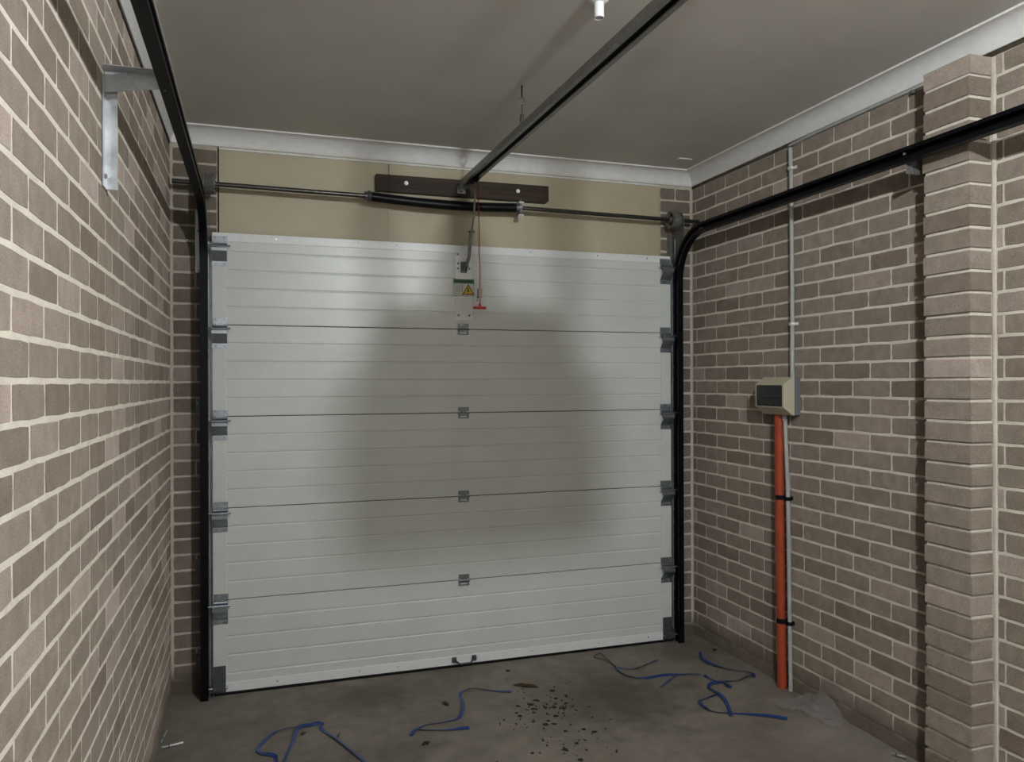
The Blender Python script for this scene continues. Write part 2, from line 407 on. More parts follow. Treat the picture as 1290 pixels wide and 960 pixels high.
# ---- cornices
def cornice_prof():
    P = [(0.0, 3.011), (0.005, 3.011)]
    for k in range(9):
        a = PI/2*k/8; P.append((0.084 - 0.078*math.cos(a), 3.013 + 0.078*math.sin(a)))
    P += [(0.092, 3.091), (0.092, H), (0.0, H)]
    return P
CP = cornice_prof()
def cornice(name, ends, label):
    """ends: function (d, z, which) -> world point"""
    n = len(CP); mb = MB(); v = [ends(d, z, 0) for d, z in CP] + [ends(d, z, 1) for d, z in CP]
    mb.add(v, [tuple(range(n)), tuple(range(n, 2*n))] + [(i, (i+1) % n, n+(i+1) % n, n+i) for i in range(n)])
    o = build(name, mb, 'cornice_paint', None, smooth=35); tag(o, label, 'cornice', kind='structure'); return o
c1 = cornice('trim_1', lambda d, z, e: (d, BACK if e == 0 else -d, z), 'cove cornice along the left wall above the track')
c2 = cornice('trim_2', lambda d, z, e: (d if e == 0 else W-d, -d, z), 'cove cornice along the front wall above the door')
c3 = cornice('trim_3', lambda d, z, e: (W-d, -d if e == 0 else BACK, z), 'cove cornice along the right wall above the conduit')

# ---- sheeted infill over the door
inf = empty('wall_infill', (DC, 0.01, 2.4), 'beige painted sheet infill above the garage door', 'wall panel', kind='structure')
build('sheet', MB().box(JX0+0.004, 1.191, 0.0, 0.012, 2.40, 3.03, 0.001), 'beige_sheet', inf)
build('sheet', MB().box(1.1955, JX1-0.002, 0.0, 0.012, 2.40, 3.03, 0.001), 'beige_sheet', inf)
build('joint_bead', MB().box(1.187, 1.1995, -0.003, 0.0, 2.40, 2.786, 0.0012), 'beige_sheet', inf)
build('top_bead', MB().box(JX0+0.004, JX1, -0.009, 0.0, 2.992, 3.004, 0.003), 'cornice_paint', inf)
build('side_gap_shade', MB().box(JX0-0.005, JX0+0.004, 0.004, 0.03, 2.40, 3.005), 'black_rubber', inf)  # black strip stands in for the shade in the gap beside the sheet
build('opening_lintel', MB().box(JX0, JX1, 0.03, 0.11, 2.42, H), 'back_plaster', inf)
build('ceiling_patch', MB().box(2.965, 3.055, -0.312, -0.285, 3.094, 3.102, 0.002), 'lip_paint', ce)

# ================================================================== GARAGE DOOR
FY, BY = -0.090, -0.050
door = empty('garage_door', (DC, -0.07, 0.0), 'white sectional garage door with five embossed panels, closed', 'garage door')
PZ = [0.015 + 0.5*i for i in range(6)]
for i in range(5):
    z0, z1 = PZ[i]+0.0018, PZ[i+1]-0.0018
    prof = [(BY, z0), (FY+0.003, z0), (FY, z0+0.003)]
    for k in range(1, 5):
        zc = PZ[i] + 0.1*k
        prof += [(FY, zc-0.007), (FY+0.0034, zc-0.002), (FY+0.0034, zc+0.002), (FY-0.0004, zc+0.006)]
    prof += [(FY, z1-0.003), (FY+0.003, z1), (BY, z1)]
    mb = MB().prism(prof, DX0+0.004, DX1-0.004, 'YZ')
    pn = build('door_panel', mb, 'door_skin', door, smooth=None)
    for x0, x1 in ((DX0, DX0+0.072), (DX1-0.072, DX1)):
        build('end_stile', MB().box(x0, x1, FY-0.0022, BY, z0, z1, 0.001), 'door_skin', pn)
    if i: build('joint_seal', MB().box(DX0+0.01, DX1-0.01, FY+0.008, BY, PZ[i]-0.0019, PZ[i]+0.0019), 'black_rubber', pn)
tr = build('top_rail', MB().box(DX0+0.002, DX1-0.002, FY-0.004, BY, 2.470, 2.5165, 0.0015), 'door_trim', door)
br = build('bottom_rail', MB().box(DX0, DX1, FY-0.004, BY, 0.0145, 0.066, 0.0015), 'door_trim', door)
for x in (0.55, 1.0, 1.22, 2.05, 2.5, 2.85):
    for par, z in ((tr, 2.497), (br, 0.043)):
        build('screw', MB().lathe((x, FY-0.004, z), (0, -1, 0), [(0, .004), (.0015, .004), (.002, 0)], 8), 'zinc_hardware', par)
build('bottom_seal', MB().prism([(FY-0.003, 0.0145), (BY, 0.0145), (BY+0.002, 0.0), (FY-0.006, 0.0005), (FY-0.009, 0.007)], DX0-0.005, DX1+0.005, 'YZ'), 'black_rubber', door)

# ---- roller hinges: mesh in local coordinates about the panel joint at the door face
def local_obj(name, mb, mat, parent, world, smooth=False):
    me = bpy.data.meshes.new(name); me.from_pydata([tuple(p) for p in mb.v], [], mb.f); fixn(me); me.materials.append(MAT[mat])
    if smooth: me.polygons.foreach_set('use_smooth', [True]*len(me.polygons)); me.set_sharp_from_angle(angle=math.radians(40))
    o = bpy.data.objects.new(name, me); setup(o, world, parent); return o
def bolt(mb, x, y, z, r=0.0048):
    mb.lathe((x, y, z), (0, -1, 0), [(0, r), (0.0025, r), (0.004, r*0.55), (0.0042, 0)], 8)
def hinge_mb():
    mb = MB(); w0, w1 = 0.0, 0.076
    mb.box(w0+0.002, w1, -0.0045, 0, 0.004, 0.036, 0.0008)                 # upper leaf
    mb.box(w0+0.016, w1-0.016, -0.006, 0, -0.012, 0.006, 0.0008)             # tongue of the leaf
    mb.tube([(w0, -0.010, -0.009), (w1, -0.010, -0.009)], 0.0065, 8)         # knuckle
    mb.box(w0+0.002, w0+0.014, -0.012, 0, -0.016, 0.002, 0.001); mb.box(w1-0.014, w1, -0.012, 0, -0.016, 0.002, 0.001)
    th = 0.003                                                               # folded roller carrier
    prof = [(0, -0.014), (-0.040, -0.026), (-0.048, -0.034), (-0.048, -0.050), (-0.006, -0.099), (-0.004, -0.102), (-0.004, -0.128), (0, -0.128),
            (0, -0.100), (-0.045, -0.0485), (-0.045, -0.0355), (-0.039, -0.029), (0, -0.0172)]
    mb.prism(prof, w0-0.004, w1-0.002, 'YZ')
    for x in (w0+0.016, w1-0.016): bolt(mb, x, -0.0045, 0.027); bolt(mb, x, -0.004, -0.116)
    return mb
def stem_mb(sgn):
    mb = MB(); mb.tube([(0.088, -0.031, -0.022), (-0.036, -0.031, -0.022)], 0.0042, 8)
    mb.lathe((0.086, -0.031, -0.022), (1, 0, 0), [(-.004, .0065), (.004, .0065)], 8)
    return mb
def roller_mb(): return MB().lathe((-0.026, -0.031, -0.022), (-1, 0, 0), [(0, .006), (0, .017), (.003, .0225), (.011, .0225), (.014, .017), (.014, .006)], 16)
def mirror(mb):
    m = MB(); m.v = [Vector((-p.x, p.y, p.z)) for p in mb.v]; m.f = [q[::-1] for q in mb.f]; return m
fy = FY-0.0022
hz = [2.462] + PZ[4:0:-1]
src = {}
for side, xo in (('l', DX0+0.003), ('r', DX1-0.003)):
    first = None
    for z in hz:
        w0 = (xo, fy, z)
        if first is None:
            mk = (lambda m: m) if side == 'l' else mirror
            h = local_obj('roller_hinge', mk(hinge_mb()), 'zinc_hardware', door, w0)
            s_ = local_obj('roller_stem', mk(stem_mb(1)), 'zinc_hardware', h, w0, True); q_ = local_obj('roller', mk(roller_mb()), 'black_rubber', h, w0, True)
            first = (h, s_, q_)
        else:
            h = copy_part(first[0], w0, door); copy_part(first[1], w0, h); copy_part(first[2], w0, h)
    # bottom corner bracket
    mk = (lambda m: m) if side == 'l' else mirror
    mb = MB().box(0.0, 0.062, -0.0045, 0, -0.02, 0.128, 0.0008); mb.box(-0.003, 0.0, -0.045, 0, -0.02, 0.06, 0.0005)
    mb.prism([(-0.0045, 0.034), (-0.040, 0.030), (-0.040, 0.004), (-0.0045, 0.0), (-0.0045, 0.003), (-0.037, 0.006), (-0.037, 0.027), (-0.0045, 0.031)], 0.0, 0.060, 'YZ')
    for x, z in ((.012, .118), (.05, .118), (.030, .085), (.014, .062), (.048, .062), (.012, -.008), (.030, -.006), (.05, -.008)): bolt(mb, x, -0.0045, z, 0.004)
    h = local_obj('bottom_bracket', mk(mb), 'dark_zinc', door, (xo, FY-0.004, 0.032))
    st = MB().tube([(0.074, -0.031, 0.020), (-0.036, -0.031, 0.020)], 0.0048, 8); st.lathe((0.07, -0.031, 0.02), (1, 0, 0), [(-.006, .008), (.004, .008)], 8)
    local_obj('roller_stem', mk(st), 'zinc_hardware', h, (xo, FY-0.004, 0.032), True)
    ro = MB().lathe((-0.024, -0.031, 0.02), (-1, 0, 0), [(0, .006), (0, .017), (.003, .0225), (.011, .0225), (.014, .017), (.014, .006)], 16)
    local_obj('roller', mk(ro), 'black_rubber', h, (xo, FY-0.004, 0.032), True)
# centre hinges
mb = MB(); mb.box(-0.033, 0.033, -0.0045, 0, 0.010, 0.034, 0.0008); mb.box(-0.018, 0.018, -0.0060, 0, -0.004, 0.012, 0.0008)
mb.box(-0.033, -0.022, -0.0045, 0, -0.034, 0.005, 0.0008); mb.box(0.022, 0.033, -0.0045, 0, -0.034, 0.005, 0.0008)
mb.box(-0.033, 0.033, -0.0045, 0, -0.034, -0.026, 0.0008); mb.box(-0.024, 0.024, -0.0045, 0, -0.018, -0.009, 0.0008)
mb.tube([(-0.036, -0.009, 0.0), (0.036, -0.009, 0.0)], 0.0055, 8)
for x in (-.024, .024): bolt(mb, x, -0.0045, 0.025); bolt(mb, x*1.1, -0.0045, -0.024)
ch = None
for z in PZ[4:0:-1]:
    w0 = (1.621, FY-0.0004, z)
    ch = copy_part(ch, w0, door) if ch else local_obj('centre_hinge', mb, 'hinge_grey', door, w0)
# handle at the bottom rail
hd = MB()
for x in (1.557, 1.680): hd.box(x-0.014, x+0.014, FY-0.020, FY-0.004, 0.030, 0.062, 0.004)
hn = build('pull_handle', hd, 'dark_zinc', door)
build('grip_bar', MB().tube([(1.566, FY-0.018, 0.040), (1.585, FY-0.038, 0.028), (1.652, FY-0.038, 0.028), (1.671, FY-0.018, 0.044)], 0.0055, 8), 'dark_zinc', hn, smooth=True)
# opener plate on the top panel
op = build('opener_plate', MB().box(1.574, 1.676, FY-0.0035, FY, 2.068, 2.486, 0.0012), 'plate_white', door)
for x, z in ((1.588, 2.463), (1.662, 2.463), (1.590, 2.408), (1.590, 2.378), (1.660, 2.378), (1.592, 2.098), (1.660, 2.098)):
    m_ = MB(); bolt(m_, x, FY-0.0035, z, 0.0065); build('bolt', m_, 'hinge_grey', op)
ab = MB().box(1.612, 1.616, FY-0.042, FY-0.003, 2.360, 2.412, 0.001).box(1.634, 1.638, FY-0.042, FY-0.003, 2.360, 2.412, 0.001).box(1.606, 1.644, FY-0.006, FY-0.003, 2.352, 2.418, 0.001)
ab.tube([(1.603, FY-0.030, 2.387), (1.648, FY-0.030, 2.387)], 0.006, 8)
build('arm_clevis', ab, 'dark_zinc', op)
# warning sticker
LY = FY-0.0036
st = build('warning_label', MB().box(1.561, 1.689, LY-0.0008, LY, 2.214, 2.314), 'tag_white', door)
build('header_band', MB().box(1.561, 1.689, LY-0.0016, LY-0.0008, 2.289, 2.314), 'label_green', st)
hb = MB()
for k in range(8):
    x = 1.572+0.0135*k; hb.box(x, x+0.008, LY-0.0019, LY-0.0016, 2.296, 2.307)
build('header_print', hb, 'label_black', st)
tl = MB()
for k in range(6): tl.box(1.568, 1.608-0.006*(k == 5), LY-0.0011, LY-0.0008, 2.278-0.010*k, 2.281-0.010*k)
build('text_lines', tl, 'print_grey', st)
build('divider', MB().box(1.6145, 1.6165, LY-0.0012, LY-0.0008, 2.214, 2.289), 'label_black', st)
build('border', MB().box(1.561, 1.689, LY-0.0012, LY-0.0008, 2.214, 2.216).box(1.561, 1.5625, LY-0.0012, LY-0.0008, 2.214, 2.289).box(1.6875, 1.689, LY-0.0012, LY-0.0008, 2.214, 2.289), 'label_black', st)
def tri(cx, cz, r, y0, y1):
    return MB().prism([(cx-r*0.866, cz-r*0.5), (cx+r*0.866, cz-r*0.5), (cx, cz+r)], y0, y1, 'XZ')
build('triangle_border', tri(1.653, 2.243, 0.043, LY-0.0013, LY-0.0008), 'label_black', st)
build('triangle', tri(1.653, 2.243, 0.034, LY-0.0018, LY-0.0013), 'label_yellow', st)
build('symbol', MB().prism([(1.652, 2.266), (1.657, 2.262), (1.652, 2.249), (1.661, 2.247), (1.650, 2.228), (1.653, 2.240), (1.645, 2.242)], LY-0.0022, LY-0.0018, 'XZ'), 'label_black', st)
build('warning_mark', MB().box(1.638, 1.668, LY-0.0022, LY-0.0018, 2.2245, 2.2275), 'label_black', st)

# ================================================================== TRACKS
def track_path():
    yv, zh, R = -0.121, 2.650, 0.30
    P = [(yv, 0.0), (yv, 0.6), (yv, 1.2), (yv, 1.8), (yv, zh-R)]
    for k in range(1, 13):
        a = PI/2*k/12; P.append((yv - R + R*math.cos(a), zh - R + R*math.sin(a)))
    P += [(-1.0, zh+0.001), (-2.0, zh+0.003), (-3.0, zh+0.004), (-3.7, zh+0.005)]
    return P
TP = track_path()
def track_mesh(mx):
    out = [(0.014, 0.186), (0.014, 0.196), (0.030, 0.196), (0.030, 0.158), (-0.030, 0.158), (-0.030, 0.196), (-0.014, 0.196), (-0.014, 0.186),
           (-0.0165, 0.186), (-0.0165, 0.1935), (-0.0275, 0.1935), (-0.0275, 0.1605), (0.0275, 0.1605), (0.0275, 0.1935), (0.0165, 0.1935), (0.0165, 0.186)]
    mb = MB(); n = len(out); v = []
    for i, (y, z) in enumerate(TP):
        a = TP[max(i-1, 0)]; b = TP[min(i+1, len(TP)-1)]
        ty, tz = b[0]-a[0], b[1]-a[1]; L = math.hypot(ty, tz); ty /= L; tz /= L
        ny, nz = -tz, ty                     # towards the room's inside of the bend
        for o_, x in out: v.append((mx(x), y + ny*o_, z + nz*o_))
    f = [(i*n+k, i*n+(k+1) % n, (i+1)*n+(k+1) % n, (i+1)*n+k) for i in range(len(TP)-1) for k in range(n)]
    f += [tuple(range(n)), tuple((len(TP)-1)*n+k for k in range(n))]
    return mb.add(v, f)
def make_track(mx, left):
    lab = 'black steel door track curving up along the left wall' if left else 'black steel door track curving back past the brick pier'
    tr_ = empty('door_track', (mx(0.177), -0.121, 0), lab, 'door track', 'pair of garage door tracks')
    build('track_rail', track_mesh(mx), 'black_track', tr_, smooth=30)
    # galvanised jamb angle behind the track
    ja = MB().box(mx(0.1975), mx(0.2005), -0.086, 0.0, 0.0, 2.47, 0.0005); ja.box(mx(0.1975), mx(0.2145), -0.048, -0.045, 0.0, 2.47, 0.0005)
    build('jamb_angle', ja, 'galvanised', tr_)
    # long galvanised leg beside the bend
    leg = MB().box(mx(0.128), mx(0.158), -0.045, -0.041, 2.300, 2.640, 0.001).box(mx(0.128), mx(0.131), -0.045, 0.0, 2.300, 2.640, 0.001)
    lg = build('fixing_leg', leg, 'galvanised', tr_)
    for z in (2.53, 2.335):
        m_ = MB(); bolt(m_, mx(0.143), -0.045, z, 0.006); build('bolt', m_, 'zinc_hardware', lg)
    for z in (1.575, 0.70, 0.18):
        cl = MB().box(mx(0.128), mx(0.160), -0.050, -0.046, z-0.034, z+0.034, 0.001).box(mx(0.128), mx(0.131), -0.047, 0.0, z-0.034, z+0.034, 0.001).box(mx(0.154), mx(0.1585), -0.118, -0.046, z-0.02, z+0.02, 0.001)
        co = build('wall_clip', cl, 'dark_zinc', tr_)
        m_ = MB(); bolt(m_, mx(0.143), -0.050, z+0.012, 0.005); build('bolt', m_, 'zinc_hardware', co)
    # flag plate that carries the shaft bearing
    fp = MB().prism([(0.0, 2.40), (-0.045, 2.40), (-0.075, 2.52), (-0.155, 2.62), (-0.155, 2.71), (-0.135, 2.80), (-0.085, 2.80), (-0.02, 2.70), (0.0, 2.66)], mx(0.150), mx(0.1535), 'YZ')
    fp.box(mx(0.150), mx(0.190), -0.003, 0.0, 2.52, 2.66, 0.001)
    fo = build('flag_plate', fp, 'drum_cast', tr_)
    for y, z in ((-0.36, 2.655), (-0.385, 2.655)):
        build('bolt', MB().lathe((mx(0.158), y, z), (1 if left else -1, 0, 0), [(0.0, .006), (.006, .006), (.008, 0)], 8), 'zinc_hardware', tr_)
    return tr_
trL = make_track(lambda x: x, True); trR = make_track(MX, False)
# wall bracket carrying the left track
lb = empty('track_bracket', (0.02, -1.93, 2.30), 'galvanised angle bracket holding the track off the left wall', 'bracket', 'brackets carrying the tracks')
build('wall_leg', MB().box(0.0015, 0.0045, -1.972, -1.915, 2.300, 2.640, 0.001).box(0.0015, 0.036, -1.918, -1.915, 2.300, 2.640, 0.001), 'galvanised', lb)
ar = MB().prism([(0.002, 2.598), (0.155, 2.625), (0.176, 2.622), (0.176, 2.682), (0.002, 2.668)], -1.930, -1.9265, 'XZ'); ar.box(0.002, 0.176, -1.972, -1.9265, 2.668, 2.671, 0.001)
build('arm', ar, 'galvanised', lb)
for z in (2.585, 2.335): build('bolt', MB().lathe((0.0045, -1.945, z), (1, 0, 0), [(0, .008), (.004, .008), (.007, .005), (.007, 0)], 8), 'zinc_hardware', lb)
build('bolt', MB().lathe((0.15, -1.93, 2.682), (0, -1, 0), [(-.006, .006), (.016, .006)], 8), 'dark_zinc', lb)
rb = empty('track_bracket', (3.15, -1.98, 2.56), 'small grey bracket holding the track beside the brick pier', 'bracket', 'brackets carrying the tracks')
build('plate', MB().box(3.072, W-0.001, -1.988, -1.985, 2.578, 2.648, 0.001), 'drum_cast', rb)
for x_, y, z in ((3.098, -1.988, 2.612),): build('bolt', MB().lathe((x_, y, z), (0, -1, 0), [(0, .006), (.004, .006), (.006, 0)], 8), 'zinc_hardware', rb)
build('bolt', MB().lathe((3.046, -2.005, 2.655), (-1, 0, 0), [(-.004, .006), (.004, .006), (.006, 0)], 8), 'zinc_hardware', rb)

# ================================================================== SHAFT, SPRING, DRUMS
SY = -0.110
def shz(x): return 2.776 - 0.0075*x
ta = empty('torsion_shaft', (DC, SY, 2.70), 'steel torsion shaft with black coil spring above the garage door', 'torsion shaft')
sh = MB().tube([(0.020, SY, shz(0.02)), (3.222, SY, shz(3.222))], 0.0132, 14); build('shaft', sh, 'dark_shaft', ta, smooth=40)
# coil spring sagging on the shaft
sx0, sx1, ncoil = 1.066, 1.955, 148
path = []; rad = []
for k in range(ncoil*2+1):
    u = k/(ncoil*2); x = sx0+(sx1-sx0)*u
    path.append((x, SY, shz(x) - 0.016*math.sin(PI*u) - 0.001)); rad.append(0.0285 if k % 2 else 0.0258)
sp = build('coil_spring', MB().tube(path, rad, 14), 'black_spring', ta, smooth=True)
for x, d in ((sx0, -1), (sx1, 1)):
    co = MB().lathe((x, SY, shz(x)), (d, 0, 0), [(-.02, .022), (0.0, .031), (.010, .033), (.012, .026), (.030, .024), (.032, .014)], 16)
    build('winding_cone', co, 'dark_zinc', ta, smooth=40)
cb = MB().box(1.972, 1.976, -0.135, -0.046, 2.700, 2.812, 0.001).box(1.950, 2.006, -0.050, -0.046, 2.782, 2.812, 0.001)
cb.lathe((1.968, SY, shz(1.97)), (1, 0, 0), [(0, .028), (.016, .028), (.018, .018)], 14)
cbo = build('centre_bearing', cb, 'zinc_hardware', ta)
for y, z in ((-0.128, 2.714), (-0.115, 2.706), (-0.135, 2.790), (-0.06, 2.80)): build('bolt', MB().lathe((1.962, y, z), (1, 0, 0), [(0, .006), (.030, .006)], 6), 'screw_white', cbo)
def drum(x, d):
    c = (x, SY, shz(x))
    p = [(0.0, .022), (0.0, .046), (.004, .058), (.010, .058), (.012, .053)]
    for k in range(7): p += [(.014+.005*k, .0555), (.0165+.005*k, .0535)]
    p += [(.052, .057), (.060, .057), (.060, .048), (.058, .046), (.030, .040), (.030, .020), (.066, .020), (.066, .0135)]
    return MB().lathe(c, (d, 0, 0), p, 24)
for x, d in ((0.172, 1), (MX(0.172), -1)):
    dr = build('cable_drum', drum(x, d), 'drum_cast', ta, smooth=35)
for x in (0.2, MX(0.2)):
    build('lift_cable', MB().tube([(x, SY+0.054, shz(x)), (x+(0.006 if x < 1 else -0.006), -0.094, 1.4), (x+(0.012 if x < 1 else -0.012), -0.094, 0.08)], 0.0018, 6), 'dark_zinc', ta)
for x in (0.152, MX(0.152)):
    build('bearing', MB().lathe((x, SY, shz(x)), (1, 0, 0), [(-.012, .026), (.012, .026)], 16), 'dark_zinc', ta, smooth=40)

# ================================================================== TIMBER AND OPENER
mb = MB()
bp = [(1.112, 2.822), (2.176, 2.822), (2.189, 2.831), (2.189, 2.925), (1.112, 2.918)]
mb.prism(bp, -0.045, -0.0012, 'XZ')
tb = build('timber_board', mb, 'dark_timber'); tag(tb, 'dark stained timber board bolted above the spring', 'timber board')
for x, z in ((1.289, 2.876), (1.986, 2.880)):
    sc = build('coach_screw', MB().lathe((x, -0.045, z), (0, -1, 0), [(0, .0125), (.003, .0125), (.003, .008), (.008, .007), (.009, 0)], 12), 'screw_white', tb, smooth=40)
# opener: rail (a lipped C channel open below, falling slightly away from the door), trolley arm and motor head
RX, hw = 1.632, 0.034
def rz(y): return 2.867 + 0.0148*(y+0.08)
orl = empty('door_opener', (RX, -0.05, 2.66), 'garage door opener with long steel rail running under the ceiling', 'door opener')
RH = 0.033
def rail_mesh():
    pr = [(-hw, RH), (hw, RH), (hw, 0), (0.014, 0), (0.014, 0.006), (0.0165, 0.006), (0.0165, 0.0025), (hw-0.0025, 0.0025), (hw-0.0025, RH-0.0025),
          (-hw+0.0025, RH-0.0025), (-hw+0.0025, 0.0025), (-0.0165, 0.0025), (-0.0165, 0.006), (-0.014, 0.006), (-0.014, 0), (-hw, 0)]
    n = len(pr); v = [(RX+a, y, rz(y)+b) for y in (-0.078, -3.12) for a, b in pr]
    return MB().add(v, [tuple(range(n)), tuple(range(n, 2*n))] + [(k, (k+1) % n, n+(k+1) % n, n+k) for k in range(n)])
build('rail', rail_mesh(), 'rail_steel', orl)
bt = MB(); bt.add([(RX+a, y, rz(y)+b) for y in (-0.12, -3.10) for a, b in ((-.025, .012), (.025, .012), (.025, .02), (-.025, .02))], [(0, 1, 2, 3), (4, 5, 6, 7)] + [(k, (k+1) % 4, 4+(k+1) % 4, 4+k) for k in range(4)])
build('drive_belt', bt, 'black_rubber', orl)
hb_ = MB().box(1.598, 1.650, -0.0485, -0.0455, 2.838, 2.884, 0.001).box(1.601, 1.604, -0.115, -0.046, 2.858, 2.884, 0.001).box(1.644, 1.647, -0.115, -0.046, 2.858, 2.884, 0.001)
ho = build('header_bracket', hb_, 'galvanised', orl)
build('bolt_hole', MB().lathe((1.624, -0.0485, 2.850), (0, -1, 0), [(0, .006), (.001, .006)], 10), 'label_black', ho)
# eye hook hanger from the ceiling
hk = empty('ceiling_hanger', (1.640, -1.13, 2.88), 'rusty eye hook and wire hanging from the ceiling to the opener rail', 'hook')
hp = [(1.640, -1.13, 3.10), (1.640, -1.13, 3.040)]
build('hook_shank', MB().tube(hp, 0.0042, 8), 'dark_shaft', hk)
ring = [(1.640+0.0155*math.cos(a), -1.13, 3.026+0.0155*math.sin(a)) for a in [2*PI*k/18 for k in range(19)]]
build('eye_ring', MB().tube(ring, 0.0042, 8), 'drum_cast', hk, smooth=True)
build('hanger_wire', MB().tube([(1.640, -1.13, 3.012), (1.641, -1.13, 2.970), (1.640, -1.13, 2.886)], 0.003, 8), 'dark_shaft', hk)
build('ferrule', MB().box(1.632, 1.648, -1.137, -1.123, 2.925, 2.962, 0.002).box(1.634, 1.646, -1.135, -1.125, 2.886, 2.918, 0.002), 'dark_shaft', hk)
# trolley arm
am = build('trolley', MB().box(RX-0.022, RX+0.022, -0.355, -0.245, 2.846, 2.862, 0.004), 'black_rubber', orl)
build('arm_rod', MB().tube([(1.640, -0.300, 2.850), (1.639, -0.298, 2.75), (1.636, -0.290, 2.66), (1.627, -0.265, 2.56)], 0.0062, 10), 'rail_steel', am, smooth=True)
build('arm_strap', MB().tube([(1.627, -0.265, 2.575), (1.628, -0.225, 2.50), (1.635, -0.180, 2.435), (1.632, -0.145, 2.40), (1.625, -0.122, 2.388)], [.011, .011, .011, .0105, .009], 10), 'rail_steel', am, smooth=True)
build('arm_pin', MB().tube([(1.610, -0.265, 2.567), (1.645, -0.265, 2.567)], 0.006, 8), 'dark_zinc', am)
# release cord
rc = empty('release_cord', (1.667, -0.30, 2.12), 'red emergency release cord with T handle hanging by the door', 'pull cord')
build('cord', MB().tube([(1.655, -0.30, 2.862), (1.660, -0.30, 2.70), (1.664, -0.30, 2.55), (1.662, -0.30, 2.45), (1.668, -0.30, 2.36), (1.667, -0.30, 2.15)], 0.0028, 6), 'cord_red', rc, smooth=True)
build('t_handle', MB().box(1.628, 1.704, -0.307, -0.293, 2.118, 2.134, 0.004).box(1.660, 1.674, -0.306, -0.294, 2.130, 2.152, 0.003), 'handle_red', rc)
tg = build('tag', MB().box(1.646, 1.690, -0.3010, -0.3002, 2.160, 2.248), 'tag_white', rc)
build('printed_arrow', MB().box(1.651, 1.658, -0.3018, -0.3010, 2.186, 2.236).prism([(1.647, 2.188), (1.662, 2.188), (1.6545, 2.176)], -0.3018, -0.3010, 'XZ'), 'label_black', tg)
build('printed_dot', MB().lathe((1.652, -0.3010, 2.168), (0, -1, 0), [(0, .005), (.0008, .005)], 10), 'print_grey', tg)
build('printed_line', MB().box(1.674, 1.678, -0.3016, -0.3010, 2.182, 2.236), 'print_grey', tg)
# motor head at the far end of the rail
oh = build('motor_head', MB().box(1.513, 1.775, -3.48, -3.10, 2.610, 2.776, 0.02), 'opener_shell', orl)
build('rail_mount', MB().box(1.595, 1.670, -3.40, -3.10, 2.774, 2.826, 0.004), 'rail_steel', oh)
for x in (1.530, 1.760): build('hanger_strap', MB().box(x-0.012, x+0.012, -3.31, -3.307, 2.75, H, 0.0005), 'galvanised', oh)

# ================================================================== LAMP HOLDERS
def holder(name, p, label, bulb):
    t_ = empty(name, p, label, 'lamp holder' if not bulb else 'ceiling lamp')
    build('base', MB().lathe(p, (0, 0, -1), [(0, .036), (.014, .036), (.022, .030), (.026, .022)], 24), 'white_plastic', t_, smooth=35)
    pr = [(.022, .0185), (.078, .0185), (.080, .017), (.078, .0155), (.05, .0155), (.05, 0)] if not bulb else [(.022, .0185), (.060, .0185), (.075, .016)]
    build('socket', MB().lathe(p, (0, 0, -1), pr, 24), 'white_plastic', t_, smooth=35)
    if bulb:
        rb_, zc = 0.036, 0.124          # LED bulb: opaque cone above, glowing dome below
        dome = [(zc - rb_*math.cos(a), rb_*math.sin(a)) for a in [math.radians(d) for d in range(62, 181, 14)]] + [(zc+rb_, 0)]
        build('bulb_collar', MB().lathe(p, (0, 0, -1), [(.072, .0145), (.085, .020), (dome[0][0], dome[0][1]+0.0006), (dome[0][0]+0.001, dome[0][1]*0.9)], 20), 'white_plastic', t_, smooth=35)
        build('bulb', MB().lathe(p, (0, 0, -1), dome, 20), 'bulb_glow', t_, smooth=True)
holder('lamp_holder', (1.632, -2.020, H), 'empty white batten lamp holder on the ceiling', False)
holder('ceiling_lamp', tuple(LAMP_POS), 'bare glowing bulb in a white ceiling batten', True)

# ================================================================== SWITCHBOARD AND CONDUITS
sb = empty('switch_box', (W, -1.0, 1.513), 'beige weatherproof switch box with dark window on the right wall', 'switch box')
y0, y1 = -1.100, -0.853
build('back_box', MB().box(W-0.042, W-0.001, y0, y1, 1.513, 1.720, 0.002), 'box_grey', sb)
xb, xf = W-0.042, W-0.112
cp = [(xb, 1.513), (xb, 1.720), (xb-0.006, 1.720), (xf+0.016, 1.712), (xf, 1.678), (xf, 1.556), (xf+0.016, 1.521), (xb-0.006, 1.513)]
# chamfered cover: sides lean in towards the front
def cover():
    mb = MB(); n = 4
    rings = []
    for x, dy, za, zb in ((xb, 0.0, 1.513, 1.720), (xb-0.012, 0.0, 1.513, 1.720), (xf, 0.0, 1.556, 1.680)):
        rings.append([(x, y0+dy, za), (x, y1-dy, za), (x, y1-dy, zb), (x, y0+dy, zb)])
    v = [p for r in rings for p in r]; f = [(0, 1, 2, 3), (8, 9, 10, 11)]
    for i in range(2):
        for k in range(4): f.append((i*4+k, i*4+(k+1) % 4, (i+1)*4+(k+1) % 4, (i+1)*4+k))
    return mb.add(v, f)
cv = build('cover', cover(), 'box_beige', sb)
wn = build('window', MB().box(xf-0.004, xf+0.004, y0+0.012, y1-0.014, 1.560, 1.676, 0.003), 'box_window', sb)
build('breaker_row', MB().box(xf-0.0045, xf-0.0035, -1.06, -0.92, 1.602, 1.612), 'label_black', wn)
oc = empty('orange_conduit', (W-0.032, -0.965, 0.0), 'orange conduit rising from the floor to the switch box', 'conduit')
build('pipe', MB().tube([(W-0.034, -0.958, 1.515), (W-0.032, -0.962, 0.8), (W-0.032, -0.975, 0.0)], 0.0255, 18), 'orange_pvc', oc, smooth=50)
gl = empty('grey_conduit', (W-0.02, -1.02, 0.0), 'slim grey conduit beside the orange one below the switch box', 'conduit', 'grey conduits')
